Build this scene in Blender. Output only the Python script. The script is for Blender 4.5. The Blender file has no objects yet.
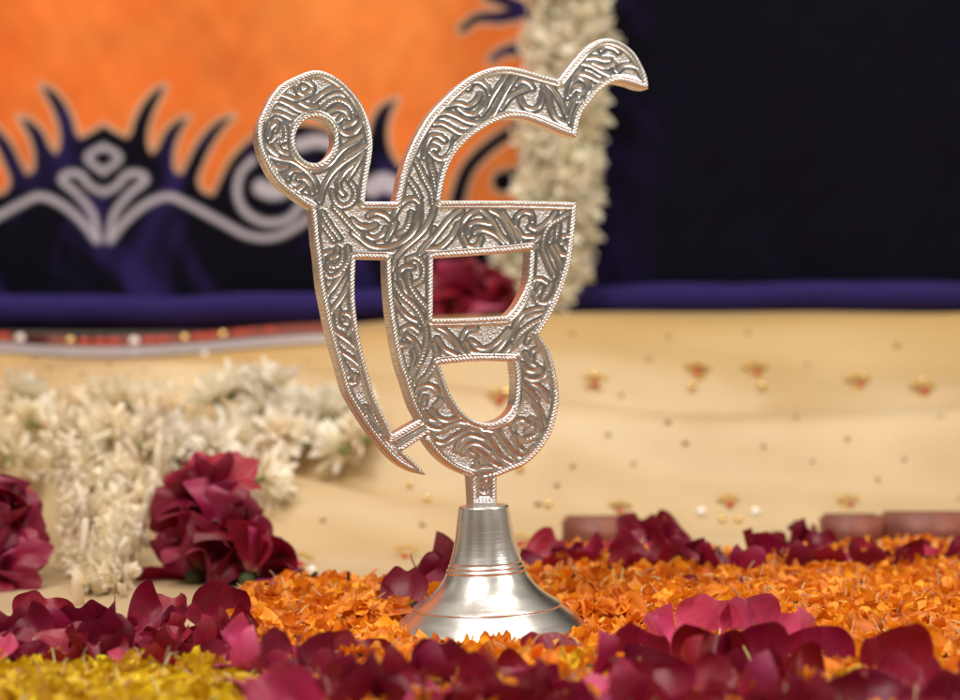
import bpy, math, random
import numpy as np
from mathutils import Vector, Matrix, Euler
from mathutils.kdtree import KDTree
from mathutils.geometry import tessellate_polygon

random.seed(7); rng = np.random.default_rng(7)
S = bpy.context.scene
COL = S.collection
# ------------------------------------------------------------------ measures
F, YH, CX = 1800.0, 330.0, 480.0          # focal length in photo px, horizon row, centre column
SC = 0.0004                               # metres per photo px at the emblem
D0 = F * SC                               # camera to emblem
CAMX, CAMH = -7 * SC, 302 * SC
def ray(px, py): return Vector(((px - CX) / F, 1.0, -(py - YH) / F))
def at(px, py, D):
    r = ray(px, py); return Vector((CAMX + r.x * D, -D0 + D, CAMH + r.z * D))
def sstep(t): t = min(1, max(0, t)); return t * t * (3 - 2 * t)
def lerp(a, b, t): return a + (b - a) * t

# the cloth: flat on the floor, then rising over the cushion
def cloth_z(x, y, folds=True):
    D = y + D0
    k = sstep((x + 0.22) / 0.34)
    base = lerp(0.92, 0.99, k); top = 1.31
    zc = lerp(0.111, 0.1335, sstep((x + 0.26) / 0.30))
    t = (D - base) / (top - base)
    z = zc * (0.55 * sstep(t) + 0.45 * math.sin(min(1, max(0, t)) * math.pi / 2) ** 1.3)
    if folds:
        u = math.sin(min(1, max(0, t)) * math.pi)
        z += u * 0.0115 * math.sin(50 * D + 1.4 * math.sin(5 * x + 1) - 14 * (x - 0.16) ** 2 + 1.5)
        z += u * 0.0045 * math.sin(95 * D + 3.1 * math.sin(7 * x))
        z += 0.0006 * math.sin(31 * x + 17 * y) * math.sin(23 * y - 9 * x)
    return z
def on_cloth(px, py):
    D = 0.5; last = D
    while D < 1.5:
        p = at(px, py, D)
        if p.z <= cloth_z(p.x, p.y):
            a, b = last, D
            for _ in range(18):
                m = (a + b) / 2; p = at(px, py, m)
                if p.z <= cloth_z(p.x, p.y): b = m
                else: a = m
            return at(px, py, b)
        last = D; D += 0.004
    return at(px, py, 1.33)
def project(p):
    D = p[1] + D0
    return CX + (p[0] - CAMX) / D * F, YH + (CAMH - p[2]) / D * F, D

# ------------------------------------------------------------------ helpers
def mesh(name, V, Fc, mats=(), smooth=True, fmat=None, col=None):
    me = bpy.data.meshes.new(name)
    V = np.asarray(V, dtype=np.float32).reshape(-1, 3)
    if isinstance(Fc, np.ndarray):
        n, k = Fc.shape
        me.vertices.add(len(V)); me.vertices.foreach_set('co', V.ravel())
        me.loops.add(n * k); me.loops.foreach_set('vertex_index', Fc.astype(np.int32).ravel())
        me.polygons.add(n)
        me.polygons.foreach_set('loop_start', np.arange(0, n * k, k, dtype=np.int32))
        me.polygons.foreach_set('loop_total', np.full(n, k, dtype=np.int32))
        me.update(calc_edges=True)
    else:
        me.from_pydata(V.tolist(), [], Fc)
    for m in mats: me.materials.append(m)
    if fmat is not None: me.polygons.foreach_set('material_index', np.asarray(fmat, dtype=np.int32))
    me.polygons.foreach_set('use_smooth', np.full(len(me.polygons), smooth))
    if col is not None:
        a = me.color_attributes.new('col', 'FLOAT_COLOR', 'POINT')
        c = np.ones((len(V), 4), dtype=np.float32); c[:, :3] = col
        a.data.foreach_set('color', c.ravel())
    me.validate(); me.update()
    return me
def link(name, data, parent=None):
    o = bpy.data.objects.new(name, data); COL.objects.link(o)
    if parent: o.parent = parent
    return o
def tag(o, label, cat, group=None, kind=None):
    if label: o['label'] = label
    if cat: o['category'] = cat
    if group: o['group'] = group
    if kind: o['kind'] = kind
    return o
def catmull(pts, step=0.5, closed=False):
    P = [np.array(p[:2], float) for p in pts]
    n = len(P); out = []
    corner = [len(p) > 2 for p in pts]
    segs = n if closed else n - 1
    for i in range(segs):
        p1, p2 = P[i], P[(i + 1) % n]
        p0 = P[i - 1] if (closed or i > 0) else 2 * p1 - p2
        p3 = P[(i + 2) % n] if (closed or i + 2 < n) else 2 * p2 - p1
        c1, c2 = corner[i], corner[(i + 1) % n]
        if c1: p0 = 2 * p1 - p2
        if c2: p3 = 2 * p2 - p1
        L = np.linalg.norm(p2 - p1)
        m = max(2, int(L / step))
        t0 = 0.0; t1 = max(1e-6, np.linalg.norm(p1 - p0)) ** .5
        t2 = t1 + max(1e-6, L) ** .5; t3 = t2 + max(1e-6, np.linalg.norm(p3 - p2)) ** .5
        for k in range(m):
            t = t1 + (t2 - t1) * k / m
            A1 = (t1 - t) / t1 * p0 + t / t1 * p1
            A2 = (t2 - t) / (t2 - t1) * p1 + (t - t1) / (t2 - t1) * p2
            A3 = (t3 - t) / (t3 - t2) * p2 + (t - t2) / (t3 - t2) * p3
            B1 = (t2 - t) / t2 * A1 + t / t2 * A2
            B2 = (t3 - t) / (t3 - t1) * A2 + (t - t1) / (t3 - t1) * A3
            out.append((t2 - t) / (t2 - t1) * B1 + (t - t1) / (t2 - t1) * B2)
    if not closed: out.append(P[-1])
    return np.array(out)
def tube(path, rad, seg=8, caps=True):
    """a tube along 3-D points; rad is a number or one per point"""
    V = []; Fc = []
    n = len(path)
    rads = rad if hasattr(rad, '__len__') else [rad] * n
    up = Vector((0.3, 0.2, 1)).normalized()
    for i in range(n):
        p = Vector(path[i]); t = (Vector(path[min(i + 1, n - 1)]) - Vector(path[max(i - 1, 0)])).normalized()
        a = t.cross(up)
        if a.length < 1e-4: a = t.cross(Vector((1, 0, 0)))
        a.normalize(); b = t.cross(a)
        for k in range(seg):
            q = 2 * math.pi * k / seg
            V.append(p + (a * math.cos(q) + b * math.sin(q)) * rads[i])
    for i in range(n - 1):
        for k in range(seg):
            k2 = (k + 1) % seg
            Fc.append((i * seg + k, i * seg + k2, (i + 1) * seg + k2, (i + 1) * seg + k))
    if caps:
        Fc.append(tuple(range(seg))); Fc.append(tuple(reversed(range((n - 1) * seg, n * seg))))
    return V, Fc
def ball(c, r, sx=1, sy=1, sz=1, nu=10, nv=7, rot=None):
    V = []; Fc = []
    for j in range(nv + 1):
        a = math.pi * j / nv
        for i in range(nu):
            b = 2 * math.pi * i / nu
            v = Vector((r * sx * math.sin(a) * math.cos(b), r * sy * math.sin(a) * math.sin(b), r * sz * math.cos(a)))
            if rot: v = rot @ v
            V.append(v + Vector(c))
    for j in range(nv):
        for i in range(nu):
            i2 = (i + 1) % nu
            Fc.append((j * nu + i, (j + 1) * nu + i, (j + 1) * nu + i2, j * nu + i2))
    return V, Fc
class MB:
    def __init__(s): s.V = []; s.F = []; s.M = []
    def add(s, VF, m=0):
        b = len(s.V); s.V += [tuple(v) for v in VF[0]]
        s.F += [tuple(i + b for i in f) for f in VF[1]]; s.M += [m] * len(VF[1])
    def mesh(s, name, mats): return mesh(name, s.V, s.F, mats, fmat=s.M)

# ------------------------------------------------------------------ materials
def mat(name, color=(.5, .5, .5), rough=.5, metal=0., **kw):
    m = bpy.data.materials.new(name); m.use_nodes = True
    b = m.node_tree.nodes['Principled BSDF']
    b.inputs['Base Color'].default_value = (*color, 1)
    b.inputs['Roughness'].default_value = rough; b.inputs['Metallic'].default_value = metal
    for k, v in kw.items(): b.inputs[k.replace('_', ' ')].default_value = v
    return m
def nd(m, t, **kw):
    n = m.node_tree.nodes.new(t)
    for k, v in kw.items(): setattr(n, k, v)
    return n
def lk(m, a, b): m.node_tree.links.new(a, b)
def bsdf(m): return m.node_tree.nodes['Principled BSDF']
def add_bump(m, scale, strength, dist=0.0005, stretch=(1, 1, 1), detail=3):
    tc = nd(m, 'ShaderNodeTexCoord'); mp = nd(m, 'ShaderNodeMapping'); no = nd(m, 'ShaderNodeTexNoise'); bu = nd(m, 'ShaderNodeBump')
    mp.inputs['Scale'].default_value = stretch
    no.inputs['Scale'].default_value = scale; no.inputs['Detail'].default_value = detail
    bu.inputs['Strength'].default_value = strength; bu.inputs['Distance'].default_value = dist
    lk(m, tc.outputs['Object'], mp.inputs['Vector']); lk(m, mp.outputs['Vector'], no.inputs['Vector'])
    lk(m, no.outputs['Fac'], bu.inputs['Height']); lk(m, bu.outputs['Normal'], bsdf(m).inputs['Normal'])
    return no
def noise_color(m, c1, c2, scale, stretch=(1, 1, 1), lo=.35, hi=.65, detail=4):
    tc = nd(m, 'ShaderNodeTexCoord'); mp = nd(m, 'ShaderNodeMapping'); no = nd(m, 'ShaderNodeTexNoise'); cr = nd(m, 'ShaderNodeValToRGB')
    mp.inputs['Scale'].default_value = stretch
    no.inputs['Scale'].default_value = scale; no.inputs['Detail'].default_value = detail
    cr.color_ramp.elements[0].position = lo; cr.color_ramp.elements[1].position = hi
    cr.color_ramp.elements[0].color = (*c1, 1); cr.color_ramp.elements[1].color = (*c2, 1)
    lk(m, tc.outputs['Object'], mp.inputs['Vector']); lk(m, mp.outputs['Vector'], no.inputs['Vector'])
    lk(m, no.outputs['Fac'], cr.inputs['Fac']); lk(m, cr.outputs['Color'], bsdf(m).inputs['Base Color'])
    return cr

SILVER = (.70, .71, .725)
m_silver = mat('chased_silver', SILVER, .30, 1.0)
add_bump(m_silver, 2600, .12, .0001)
# polished leaves, matted ground (the 'col' attribute is 1 on the punched ground)
_a = nd(m_silver, 'ShaderNodeAttribute'); _a.attribute_name = 'col'; _r = nd(m_silver, 'ShaderNodeMapRange')
_r.inputs['To Min'].default_value = .22; _r.inputs['To Max'].default_value = .40
lk(m_silver, _a.outputs['Fac'], _r.inputs['Value']); lk(m_silver, _r.outputs['Result'], bsdf(m_silver).inputs['Roughness'])
m_rope = mat('silver_rope', (.74, .74, .745), .30, 1.0)
m_side = mat('silver_edge', (.78, .75, .71), .36, 1.0)
add_bump(m_side, 500, .25, .0004)
m_bell = mat('spun_silver', (.90, .89, .87), .27, 1.0)
add_bump(m_bell, 60, .17, .0004, (1, 1, 40), 4)
m_cloth = mat('cream_satin', (.70, .52, .33), .42, Sheen_Weight=.3)
noise_color(m_cloth, (.43, .285, .125), (.58, .43, .24), 9, (1, 1.4, 1), .3, .7)
add_bump(m_cloth, 900, .25, .0004)
# the cloth's colour blends to a golden tone towards the top of the cushion
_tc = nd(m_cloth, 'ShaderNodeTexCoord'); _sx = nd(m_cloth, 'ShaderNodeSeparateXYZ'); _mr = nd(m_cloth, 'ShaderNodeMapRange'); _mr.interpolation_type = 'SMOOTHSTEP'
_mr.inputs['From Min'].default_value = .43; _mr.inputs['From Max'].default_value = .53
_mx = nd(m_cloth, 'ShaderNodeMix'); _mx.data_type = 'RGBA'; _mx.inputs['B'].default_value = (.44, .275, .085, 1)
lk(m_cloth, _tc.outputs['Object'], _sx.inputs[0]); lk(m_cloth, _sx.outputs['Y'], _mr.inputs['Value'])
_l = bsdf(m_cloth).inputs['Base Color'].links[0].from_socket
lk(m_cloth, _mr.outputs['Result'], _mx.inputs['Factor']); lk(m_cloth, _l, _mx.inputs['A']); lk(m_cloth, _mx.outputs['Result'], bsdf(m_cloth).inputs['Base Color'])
m_floor = mat('floor_stone', (.35, .26, .18), .6)
noise_color(m_floor, (.28, .2, .14), (.4, .3, .2), 6)

def col_mat(name, rough=.8, sheen=0., sheen_tint=None, hue_var=0., val_var=0., trans=0.):
    m = mat(name, (.5, .5, .5), rough)
    at_ = nd(m, 'ShaderNodeAttribute'); at_.attribute_name = 'col'
    out = at_.outputs['Color']
    if val_var:
        oi = nd(m, 'ShaderNodeObjectInfo'); hs = nd(m, 'ShaderNodeHueSaturation')
        mr = nd(m, 'ShaderNodeMapRange'); mr.inputs['To Min'].default_value = 1 - val_var; mr.inputs['To Max'].default_value = 1 + val_var
        mh = nd(m, 'ShaderNodeMapRange'); mh.inputs['To Min'].default_value = .5 - hue_var; mh.inputs['To Max'].default_value = .5 + hue_var
        lk(m, oi.outputs['Random'], mr.inputs['Value']); lk(m, mr.outputs['Result'], hs.inputs['Value'])
        mu = nd(m, 'ShaderNodeMath', operation='MULTIPLY'); mu.inputs[1].default_value = 7.31
        fr = nd(m, 'ShaderNodeMath', operation='FRACT')
        lk(m, oi.outputs['Random'], mu.inputs[0]); lk(m, mu.outputs[0], fr.inputs[0]); lk(m, fr.outputs[0], mh.inputs['Value'])
        lk(m, mh.outputs['Result'], hs.inputs['Hue'])
        lk(m, out, hs.inputs['Color']); out = hs.outputs['Color']
    lk(m, out, bsdf(m).inputs['Base Color'])
    if sheen:
        bsdf(m).inputs['Sheen Weight'].default_value = sheen
        bsdf(m).inputs['Sheen Roughness'].default_value = .4
        if sheen_tint: bsdf(m).inputs['Sheen Tint'].default_value = (*sheen_tint, 1)
    if trans:
        tr = nd(m, 'ShaderNodeBsdfTranslucent'); mx = nd(m, 'ShaderNodeMixShader'); mx.inputs['Fac'].default_value = trans
        lk(m, out, tr.inputs['Color'])
        o = m.node_tree.nodes['Material Output']
        lk(m, bsdf(m).outputs[0], mx.inputs[1]); lk(m, tr.outputs[0], mx.inputs[2]); lk(m, mx.outputs[0], o.inputs['Surface'])
    return m
m_blanket = col_mat('printed_velvet', .95, .012, (.6, .5, .9))
bsdf(m_blanket).inputs['Specular IOR Level'].default_value = .08
add_bump(m_blanket, 700, .5, .001)
m_hem = mat('navy_velvet_roll', (.022, .014, .095), .85, Sheen_Weight=.16)
bsdf(m_hem).inputs['Sheen Tint'].default_value = (.4, .3, .95, 1)
bsdf(m_hem).inputs['Specular IOR Level'].default_value = .1
add_bump(m_hem, 90, .6, .003)
m_rose = col_mat('rose_petal', .42, .05, (1, .5, .65), .012, .30, .28)
bsdf(m_rose).inputs['Specular IOR Level'].default_value = .45
add_bump(m_rose, 260, .35, .0006, (2.2, .5, 1), 4)
m_orange = col_mat('marigold_petal', .55, .1, (1, .8, .5), 0.0, 0.0, .25)
m_orange1 = col_mat('marigold_petal_loose', .55, .1, (1, .8, .5), .014, .2, .25)
m_yellow = col_mat('yellow_petal', .55, .1, (1, .9, .5), 0., 0., .25)
m_white = col_mat('cream_flower', .6, .1, (1, 1, 1), .01, .1, .3)
m_block = mat('red_brown_block', (.16, .035, .025), .5)
noise_color(m_block, (.15, .035, .022), (.26, .075, .045), 60)
m_gold = mat('gold_bead', (.85, .58, .22), .25, .9)
m_pearl = mat('pearl_bead', (.92, .88, .80), .18)
m_redbead = mat('red_bead', (.50, .045, .02), .4)
m_brown = mat('brown_thread', (.28, .16, .07), .8)
m_goldthread = mat('gold_thread', (.50, .30, .06), .5, .3)
m_ribbon = mat('grey_silver_ribbon', (.55, .52, .53), .4, .4)
m_redtrim = mat('dark_red_trim', (.22, .05, .03), .8)
m_calyx = mat('rose_calyx', (.05, .07, .02), .7)
m_string = mat('string', (.5, .4, .25), .8)

# ------------------------------------------------------------------ the setting
def grid_sheet(name, x0, x1, y0, y1, nx, ny, zf, m):
    xs = np.linspace(x0, x1, nx); ys = np.linspace(y0, y1, ny)
    V = [(x, y, zf(x, y)) for y in ys for x in xs]
    idx = np.arange(nx * ny).reshape(ny, nx)
    Fc = np.stack([idx[:-1, :-1], idx[:-1, 1:], idx[1:, 1:], idx[1:, :-1]], -1).reshape(-1, 4)
    return mesh(name, V, Fc, [m])
fl = link('floor', grid_sheet('floor', -4, 4, -4, 4, 2, 2, lambda x, y: -0.006, m_floor)); fl['kind'] = 'structure'
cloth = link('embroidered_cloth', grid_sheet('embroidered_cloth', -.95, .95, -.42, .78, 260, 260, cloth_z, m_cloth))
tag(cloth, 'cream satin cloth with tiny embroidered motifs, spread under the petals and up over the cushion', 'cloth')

# ------------------------------------------------------------------ emblem outline (photo pixels; third value marks a corner)
K = 1
OUTER = [(314.3,70.2),(298.6,75.2),(282,84.5),(271.4,97),(263.5,112),(258.4,124),(257,134),(258.6,147),(262.5,159),(270,174),(278.6,185.5),(290,194.5),(301.4,203),(311,209,K),
 (313,226),(314.2,240),(316.6,258),(319.5,286),(323.6,308),(327.2,326),(331,342),(335.4,357.5),(340.2,374),(345.4,392.5),(352.2,405),(361.6,420.5),(371.6,435),(381.8,447.8),(393,460),(403,467.6),(415,473.2),(426.6,475.6,K),
 (421.4,469),(414,461.5),(402.5,451.2,K),(427,435.3,K),(425.4,439.6),(431,448.8),(439.5,458.8),(450,467.2),(461,473),(471.2,477,K),(472.8,504,K),(497,504,K),(497.2,477,K),
 (510,471.6),(521,467.4),(532,459.6),(543.2,447),(551.6,433),(556.6,417),(559.2,401.5),(558.6,388),(557,378),(554,364),(550,352),(544.6,342.4),(539.2,335.2,K),
 (543.5,328.4),(551,316),(560,297),(567,277),(571.6,260),(574.4,237),(576.4,216),(577.2,202.4,K),(540,201.2),(500,200.6),(441.2,200.6,K),
 (444.3,183),(451.4,161.6),(461.6,146.6),(475,134.6),(491,124.6),(507,118.6),(520,118.2),(531,120.8),(547,127),(563,133.8),(576.6,137.6,K),
 (578.8,127),(582.2,114),(591,101.4),(603,88.6),(615,82.4),(628,83.8),(641,88),(648.8,88.8,K),
 (648,79),(643,65.8),(634.3,51.6),(622,42),(610,38.4),(598.6,39.8),(586,47.6),(575,59.4),(559.2,79.2,K),
 (544.3,75.2),(525,69.6),(510,66.6),(494.3,67.2),(477,73),(459.5,85),(445,98.5),(429.8,115),(416.4,137),(407.4,157),(402,173.4),(398.4,190),(395.6,201.6,K),(365.2,201.4,K),
 (368.2,178),(371.2,161),(372.9,146),(371.6,131.5),(367.9,117),(361.4,103),(351.4,90),(339,78.8),(326,72)]
HOLES = [
 [(314.8+19.2*math.cos(a), 140.2+22.6*math.sin(a)) for a in np.linspace(0, 2*math.pi, 25)[:-1]],
 [(356.2,258.8,K),(386,259.4,K),(386.2,273),(387.4,294),(389.4,315),(391.8,331),(395,350),(399,367.5),(404,382),(408.4,396),(413.4,409.5),(419,420,K),(392.6,435,K),(388.8,425.8),(383,414.4),(375.9,399),(369.6,377.5),(364.6,359),(361.2,344),(357.8,323),(355.8,304),(355.2,285)],
 [(433.8,258.2,K),(500,253.4),(530,250.2,K),(529.4,262),(527.2,283),(521.6,297),(514.6,308.4),(507,316,K),(470,318),(433.2,318.8,K)],
 [(439.8,364.6,K),(475,361.4),(513.6,361.6,K),(515.8,380),(515.4,396),(513.6,406),(507,415.6),(496,421.6),(484.5,423.2),(474,420),(466,414.6),(457,404.4),(449.6,391),(444.6,377)],
]
STROKES = []
def L(ox, oy, *lines, b=0):
    for l in lines: STROKES.append(([(ox + x / 7, oy + y / 7) for x, y in l], b))
L(250,60,[(195,235),(260,255),(320,275),(380,255),(430,235)],[(140,300),(200,285),(270,310),(340,350),(420,370),(470,365)],[(330,170),(360,145),(400,150),(440,180)],[(330,190),(345,225),(390,240),(440,200)],
  [(350,300),(420,330),(470,330)],[(130,400),(170,370),(230,380),(290,410),(320,415)],[(130,540),(150,470),(190,440),(180,490)],[(110,590),(160,640),(200,670)],[(180,590),(220,640),(270,660)],[(600,690),(650,620),(700,590)],[(125,320),(100,400),(100,560),(130,690)])
L(250,60,[(245,450),(255,510),(245,560),(200,570)],b=1)
L(300,60,[(100,290),(170,230),(240,200),(310,205),(360,250)],[(200,370),(260,345),(320,360),(350,410)],[(270,430),(300,400),(330,400)],[(270,480),(320,520),(380,510),(430,450),(440,430)],[(310,470),(360,450),(390,420),(395,380)],[(270,650),(340,590),(440,530)],[(320,690),(400,640),(460,600)],[(350,260),(410,330),(450,420)])
L(300,60,[(150,355),(210,300),(270,280),(330,300),(370,350),(375,400)],b=1)
L(270,140,[(0,110),(80,135),(160,150),(220,185),(280,240),(320,300),(330,350)],[(10,170),(60,200),(120,190)],[(130,270),(130,240),(170,210),(220,215)],[(110,300),(140,335),(190,350),(240,320)],[(200,270),(240,270),(280,310),(300,370)],[(60,240),(130,330),(200,380),(300,420)],
  [(290,215),(350,205),(420,170),(470,110),(520,60),(620,5)],[(350,430),(380,330),(430,240),(500,170),(590,110),(680,40)],[(490,280),(530,220),(600,160)],[(545,270),(590,200),(655,90)],[(480,300),(490,350),(515,380)],[(580,560),(630,600),(690,605)])
L(270,140,[(435,360),(460,430),(510,465),(570,440),(600,380),(590,330),(560,290)],[(370,510),(410,580),(460,650),(490,690)],[(370,590),(430,670),(450,700)],[(450,470),(500,520),(560,590),(640,670)],b=1)
L(350,160,[(300,440),(310,390),(340,330),(390,285),(450,270),(490,300)],[(490,310),(485,420),(450,500),(390,560),(310,600),(220,615),(140,600),(60,540),(20,510)],[(260,555),(300,480),(320,440)],[(130,390),(180,370),(240,385),(280,420)],[(20,420),(60,460),(120,475),(180,455)],[(120,530),(170,550),(230,520),(250,480)],
  [(320,690),(380,620),(450,560),(520,490),(570,400),(590,340)],[(590,480),(580,560)],[(545,630),(620,620),(700,560)])
L(350,160,[(340,520),(390,485),(420,420),(430,370)],[(480,40),(520,130),(570,220),(580,300)],[(560,20),(590,130),(600,210)],[(410,130),(460,200),(490,260)],b=1)
L(390,90,[(335,170),(400,160),(470,185),(540,220),(630,240)],[(310,235),(370,235),(430,265),(490,300),(560,300)],[(240,470),(255,380),(290,325),(340,320),(385,350)],[(275,430),(300,400),(330,410)],[(280,430),(320,470),(370,485),(420,450),(445,400),(455,340)])
L(390,90,[(180,490),(220,570),(270,660)],[(280,500),(310,600),(320,670)],b=1)
L(430,50,[(110,390),(200,375),(270,390),(320,360),(350,310)],[(200,405),(260,445),(330,445),(370,400),(380,350)],[(270,270),(300,225),(350,220),(400,260),(420,310)],[(360,450),(400,400),(430,340),(480,260),(540,175)],[(350,510),(430,470),(480,390),(540,280),(610,175)],[(500,410),(550,340),(610,300),(680,275)])
L(510,50,[(50,240),(90,215),(130,230),(160,265)],[(75,340),(100,390),(150,415),(200,400),(225,340),(235,290)],[(240,250),(270,340),(300,440),(340,490),(400,520)],[(260,240),(310,290),(360,370),(400,460)],[(405,330),(415,270),(440,200),(500,120)],[(430,220),(490,170),(550,180),(620,215),(660,215)],[(510,95),(570,110),(640,150),(700,180)],
  [(430,310),(450,260),(500,260)],[(440,220),(490,195),(530,220),(550,280),(530,340),(490,360)],[(450,360),(420,440),(415,500)])
L(560,20,[(190,270),(250,265),(310,280),(350,280)],[(290,210),(320,185),(370,190),(410,220)],[(340,330),(380,310),(390,350)],[(400,360),(450,320),(520,320),(560,350)],[(75,520),(110,480),(150,490)],[(120,570),(130,530),(170,510)],[(230,300),(310,330),(350,325)])
L(300,200,[(160,430),(170,380),(220,360)],[(220,410),(260,390),(265,340)],[(190,670),(250,590),(310,500)])
L(300,200,[(210,465),(260,465),(295,420),(300,360)],[(160,500),(210,540),(270,520),(320,460),(345,400),(335,330)],b=1)
L(300,290,[(210,170),(260,100),(320,10),(350,-60)],[(300,200),(305,170),(340,170),(370,210),(370,260),(340,305)],[(215,270),(280,315),(340,360),(390,405)],[(240,380),(290,430),(360,480),(420,530)],[(330,620),(350,580)],[(390,600),(380,650),(320,640)],[(250,440),(290,500),(330,560)])
L(300,290,[(270,140),(260,190),(270,250),(320,275)],b=1)
L(340,390,[(190,280),(230,310),(280,310)],[(400,355),(490,310),(590,255)])
L(340,390,[(180,120),(190,200),(210,270)],[(220,110),(250,190),(290,260)],b=1)
L(370,230,[(180,210),(155,280)],[(350,165),(390,110),(450,50)],[(215,340),(215,290),(250,260),(300,260)],[(220,350),(240,410),(260,440)],[(165,480),(210,550),(270,610),(330,640)])
L(370,230,[(265,205),(320,190),(360,220),(380,280),(360,350),(310,380)],[(270,310),(280,380),(330,460),(400,545)],[(170,380),(230,460),(300,520),(350,590),(390,680)],b=1)
L(380,310,[(140,190),(170,130),(220,115),(270,150)],[(130,250),(190,240)],[(190,180),(240,220),(280,300)],[(235,290),(240,370),(200,480)],[(250,600),(280,540),(350,530),(410,570),(430,620),(390,670)],[(310,650),(320,610)],[(405,120),(460,150),(510,200),(560,270),(610,320)],[(400,200),(450,270),(540,320)],[(575,200),(610,140),(670,125)],[(600,230),(640,290),(700,295)],[(640,215),(690,250)])
L(380,310,[(320,110),(330,210),(300,320),(250,420),(205,510)],[(380,240),(400,310),(370,400),(330,460),(280,510)],b=1)
L(400,390,[(170,235),(230,270),(290,275),(350,245),(420,225),(500,240),(570,270),(650,290)],[(200,320),(260,365),(310,370),(380,330),(460,285)],[(185,160),(210,200),(250,215)],[(230,140),(270,195),(330,215),(430,190)],[(400,410),(430,350),(490,320),(590,345)],[(445,430),(480,385),(550,380),(630,430)],[(490,430),(540,460),(545,520),(520,550)],[(560,440),(640,500),(690,540)])
L(470,380,[(380,80),(440,140),(490,220),(520,320),(520,390),(490,430)],[(430,20),(500,60),(560,130)],[(305,340),(330,290),(370,280),(410,310)],[(320,390),(345,470),(380,500)],[(190,350),(240,430),(300,500),(350,540),(410,520),(450,470)],[(100,370),(160,450),(220,540),(300,590)],[(40,480),(110,540),(170,590),(230,615)],[(20,310),(90,345),(160,355)])
L(470,380,[(430,270),(440,320),(400,355)],[(470,290),(480,340),(450,390),(380,415)],b=1)
L(470,300,[(300,270),(320,180),(370,100),(440,70),(520,55)],[(430,410),(440,360),(480,340)],[(365,450),(400,490),(450,500),(490,480)],[(390,540),(440,560),(510,540),(550,480),(550,440)],[(390,370),(430,440),(460,460)],[(10,290),(60,335),(120,340),(190,300),(270,210)],[(150,390),(220,320),(290,220)],[(240,380),(290,320)],[(440,580),(510,630),(560,690)],[(370,590),(430,650),(470,700)])
L(470,300,[(310,310),(350,240),(420,180),(510,130)],[(400,290),(430,230),(440,220)],b=1)
L(420,180,[(0,520),(80,430),(160,330),(230,250),(290,210)],[(50,490),(140,470),(220,400),(270,310)],[(300,370),(300,300),(350,240),(420,210)],[(340,390),(350,320),(400,295),(500,310)],[(385,370),(440,350),(520,380),(590,440)],[(295,390),(340,460),(400,460),(430,410)],[(430,210),(500,280),(560,380),(620,440)],[(490,210),(560,250),(620,340),(670,430)])
L(500,180,[(110,320),(120,260),(170,225),(220,240),(230,290)],[(120,340),(160,390),(240,400)],[(210,330),(250,345),(330,300),(390,230)],[(20,230),(80,320),(150,430)],[(350,430),(370,360)],[(430,440),(440,400),(480,390)],[(390,460),(430,520),(490,525)],[(440,440),(470,480)],[(300,490),(340,590),(380,670)],[(360,470),(410,560),(430,640)],[(210,450),(280,400)])
L(500,180,[(300,460),(310,390),(350,310),(420,270),(480,235)],[(395,400),(410,320)],b=1)
L(490,240,[(290,330),(310,280),(360,275),(400,300)],[(330,380),(360,330)])
L(490,240,[(305,370),(340,430),(400,440),(450,390),(470,300)],[(370,410),(400,360),(430,310)],b=1)
L(430,440,[(320,210),(360,195),(440,190)],[(380,250),(430,235)],[(360,300),(400,280),(415,330),(390,370),(350,360)])

# ------------------------------------------------------------------ emblem
TH = math.radians(20); NRM = Vector((math.sin(TH), -math.cos(TH), 0)); TK = 19 * SC
P0 = at(484, 490, D0 - TK / 2)
def to_plane(px, py):
    """numpy: photo px on the emblem's front plane -> 3-D"""
    px = np.asarray(px, float); py = np.asarray(py, float)
    dx = (px - CX) / F; dz = -(py - YH) / F
    den = dx * NRM.x + NRM.y
    c = (P0.x - CAMX) * NRM.x + (P0.y + D0) * NRM.y
    D = c / den
    return np.stack([CAMX + dx * D, -D0 + D, CAMH + dz * D], -1)

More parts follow.
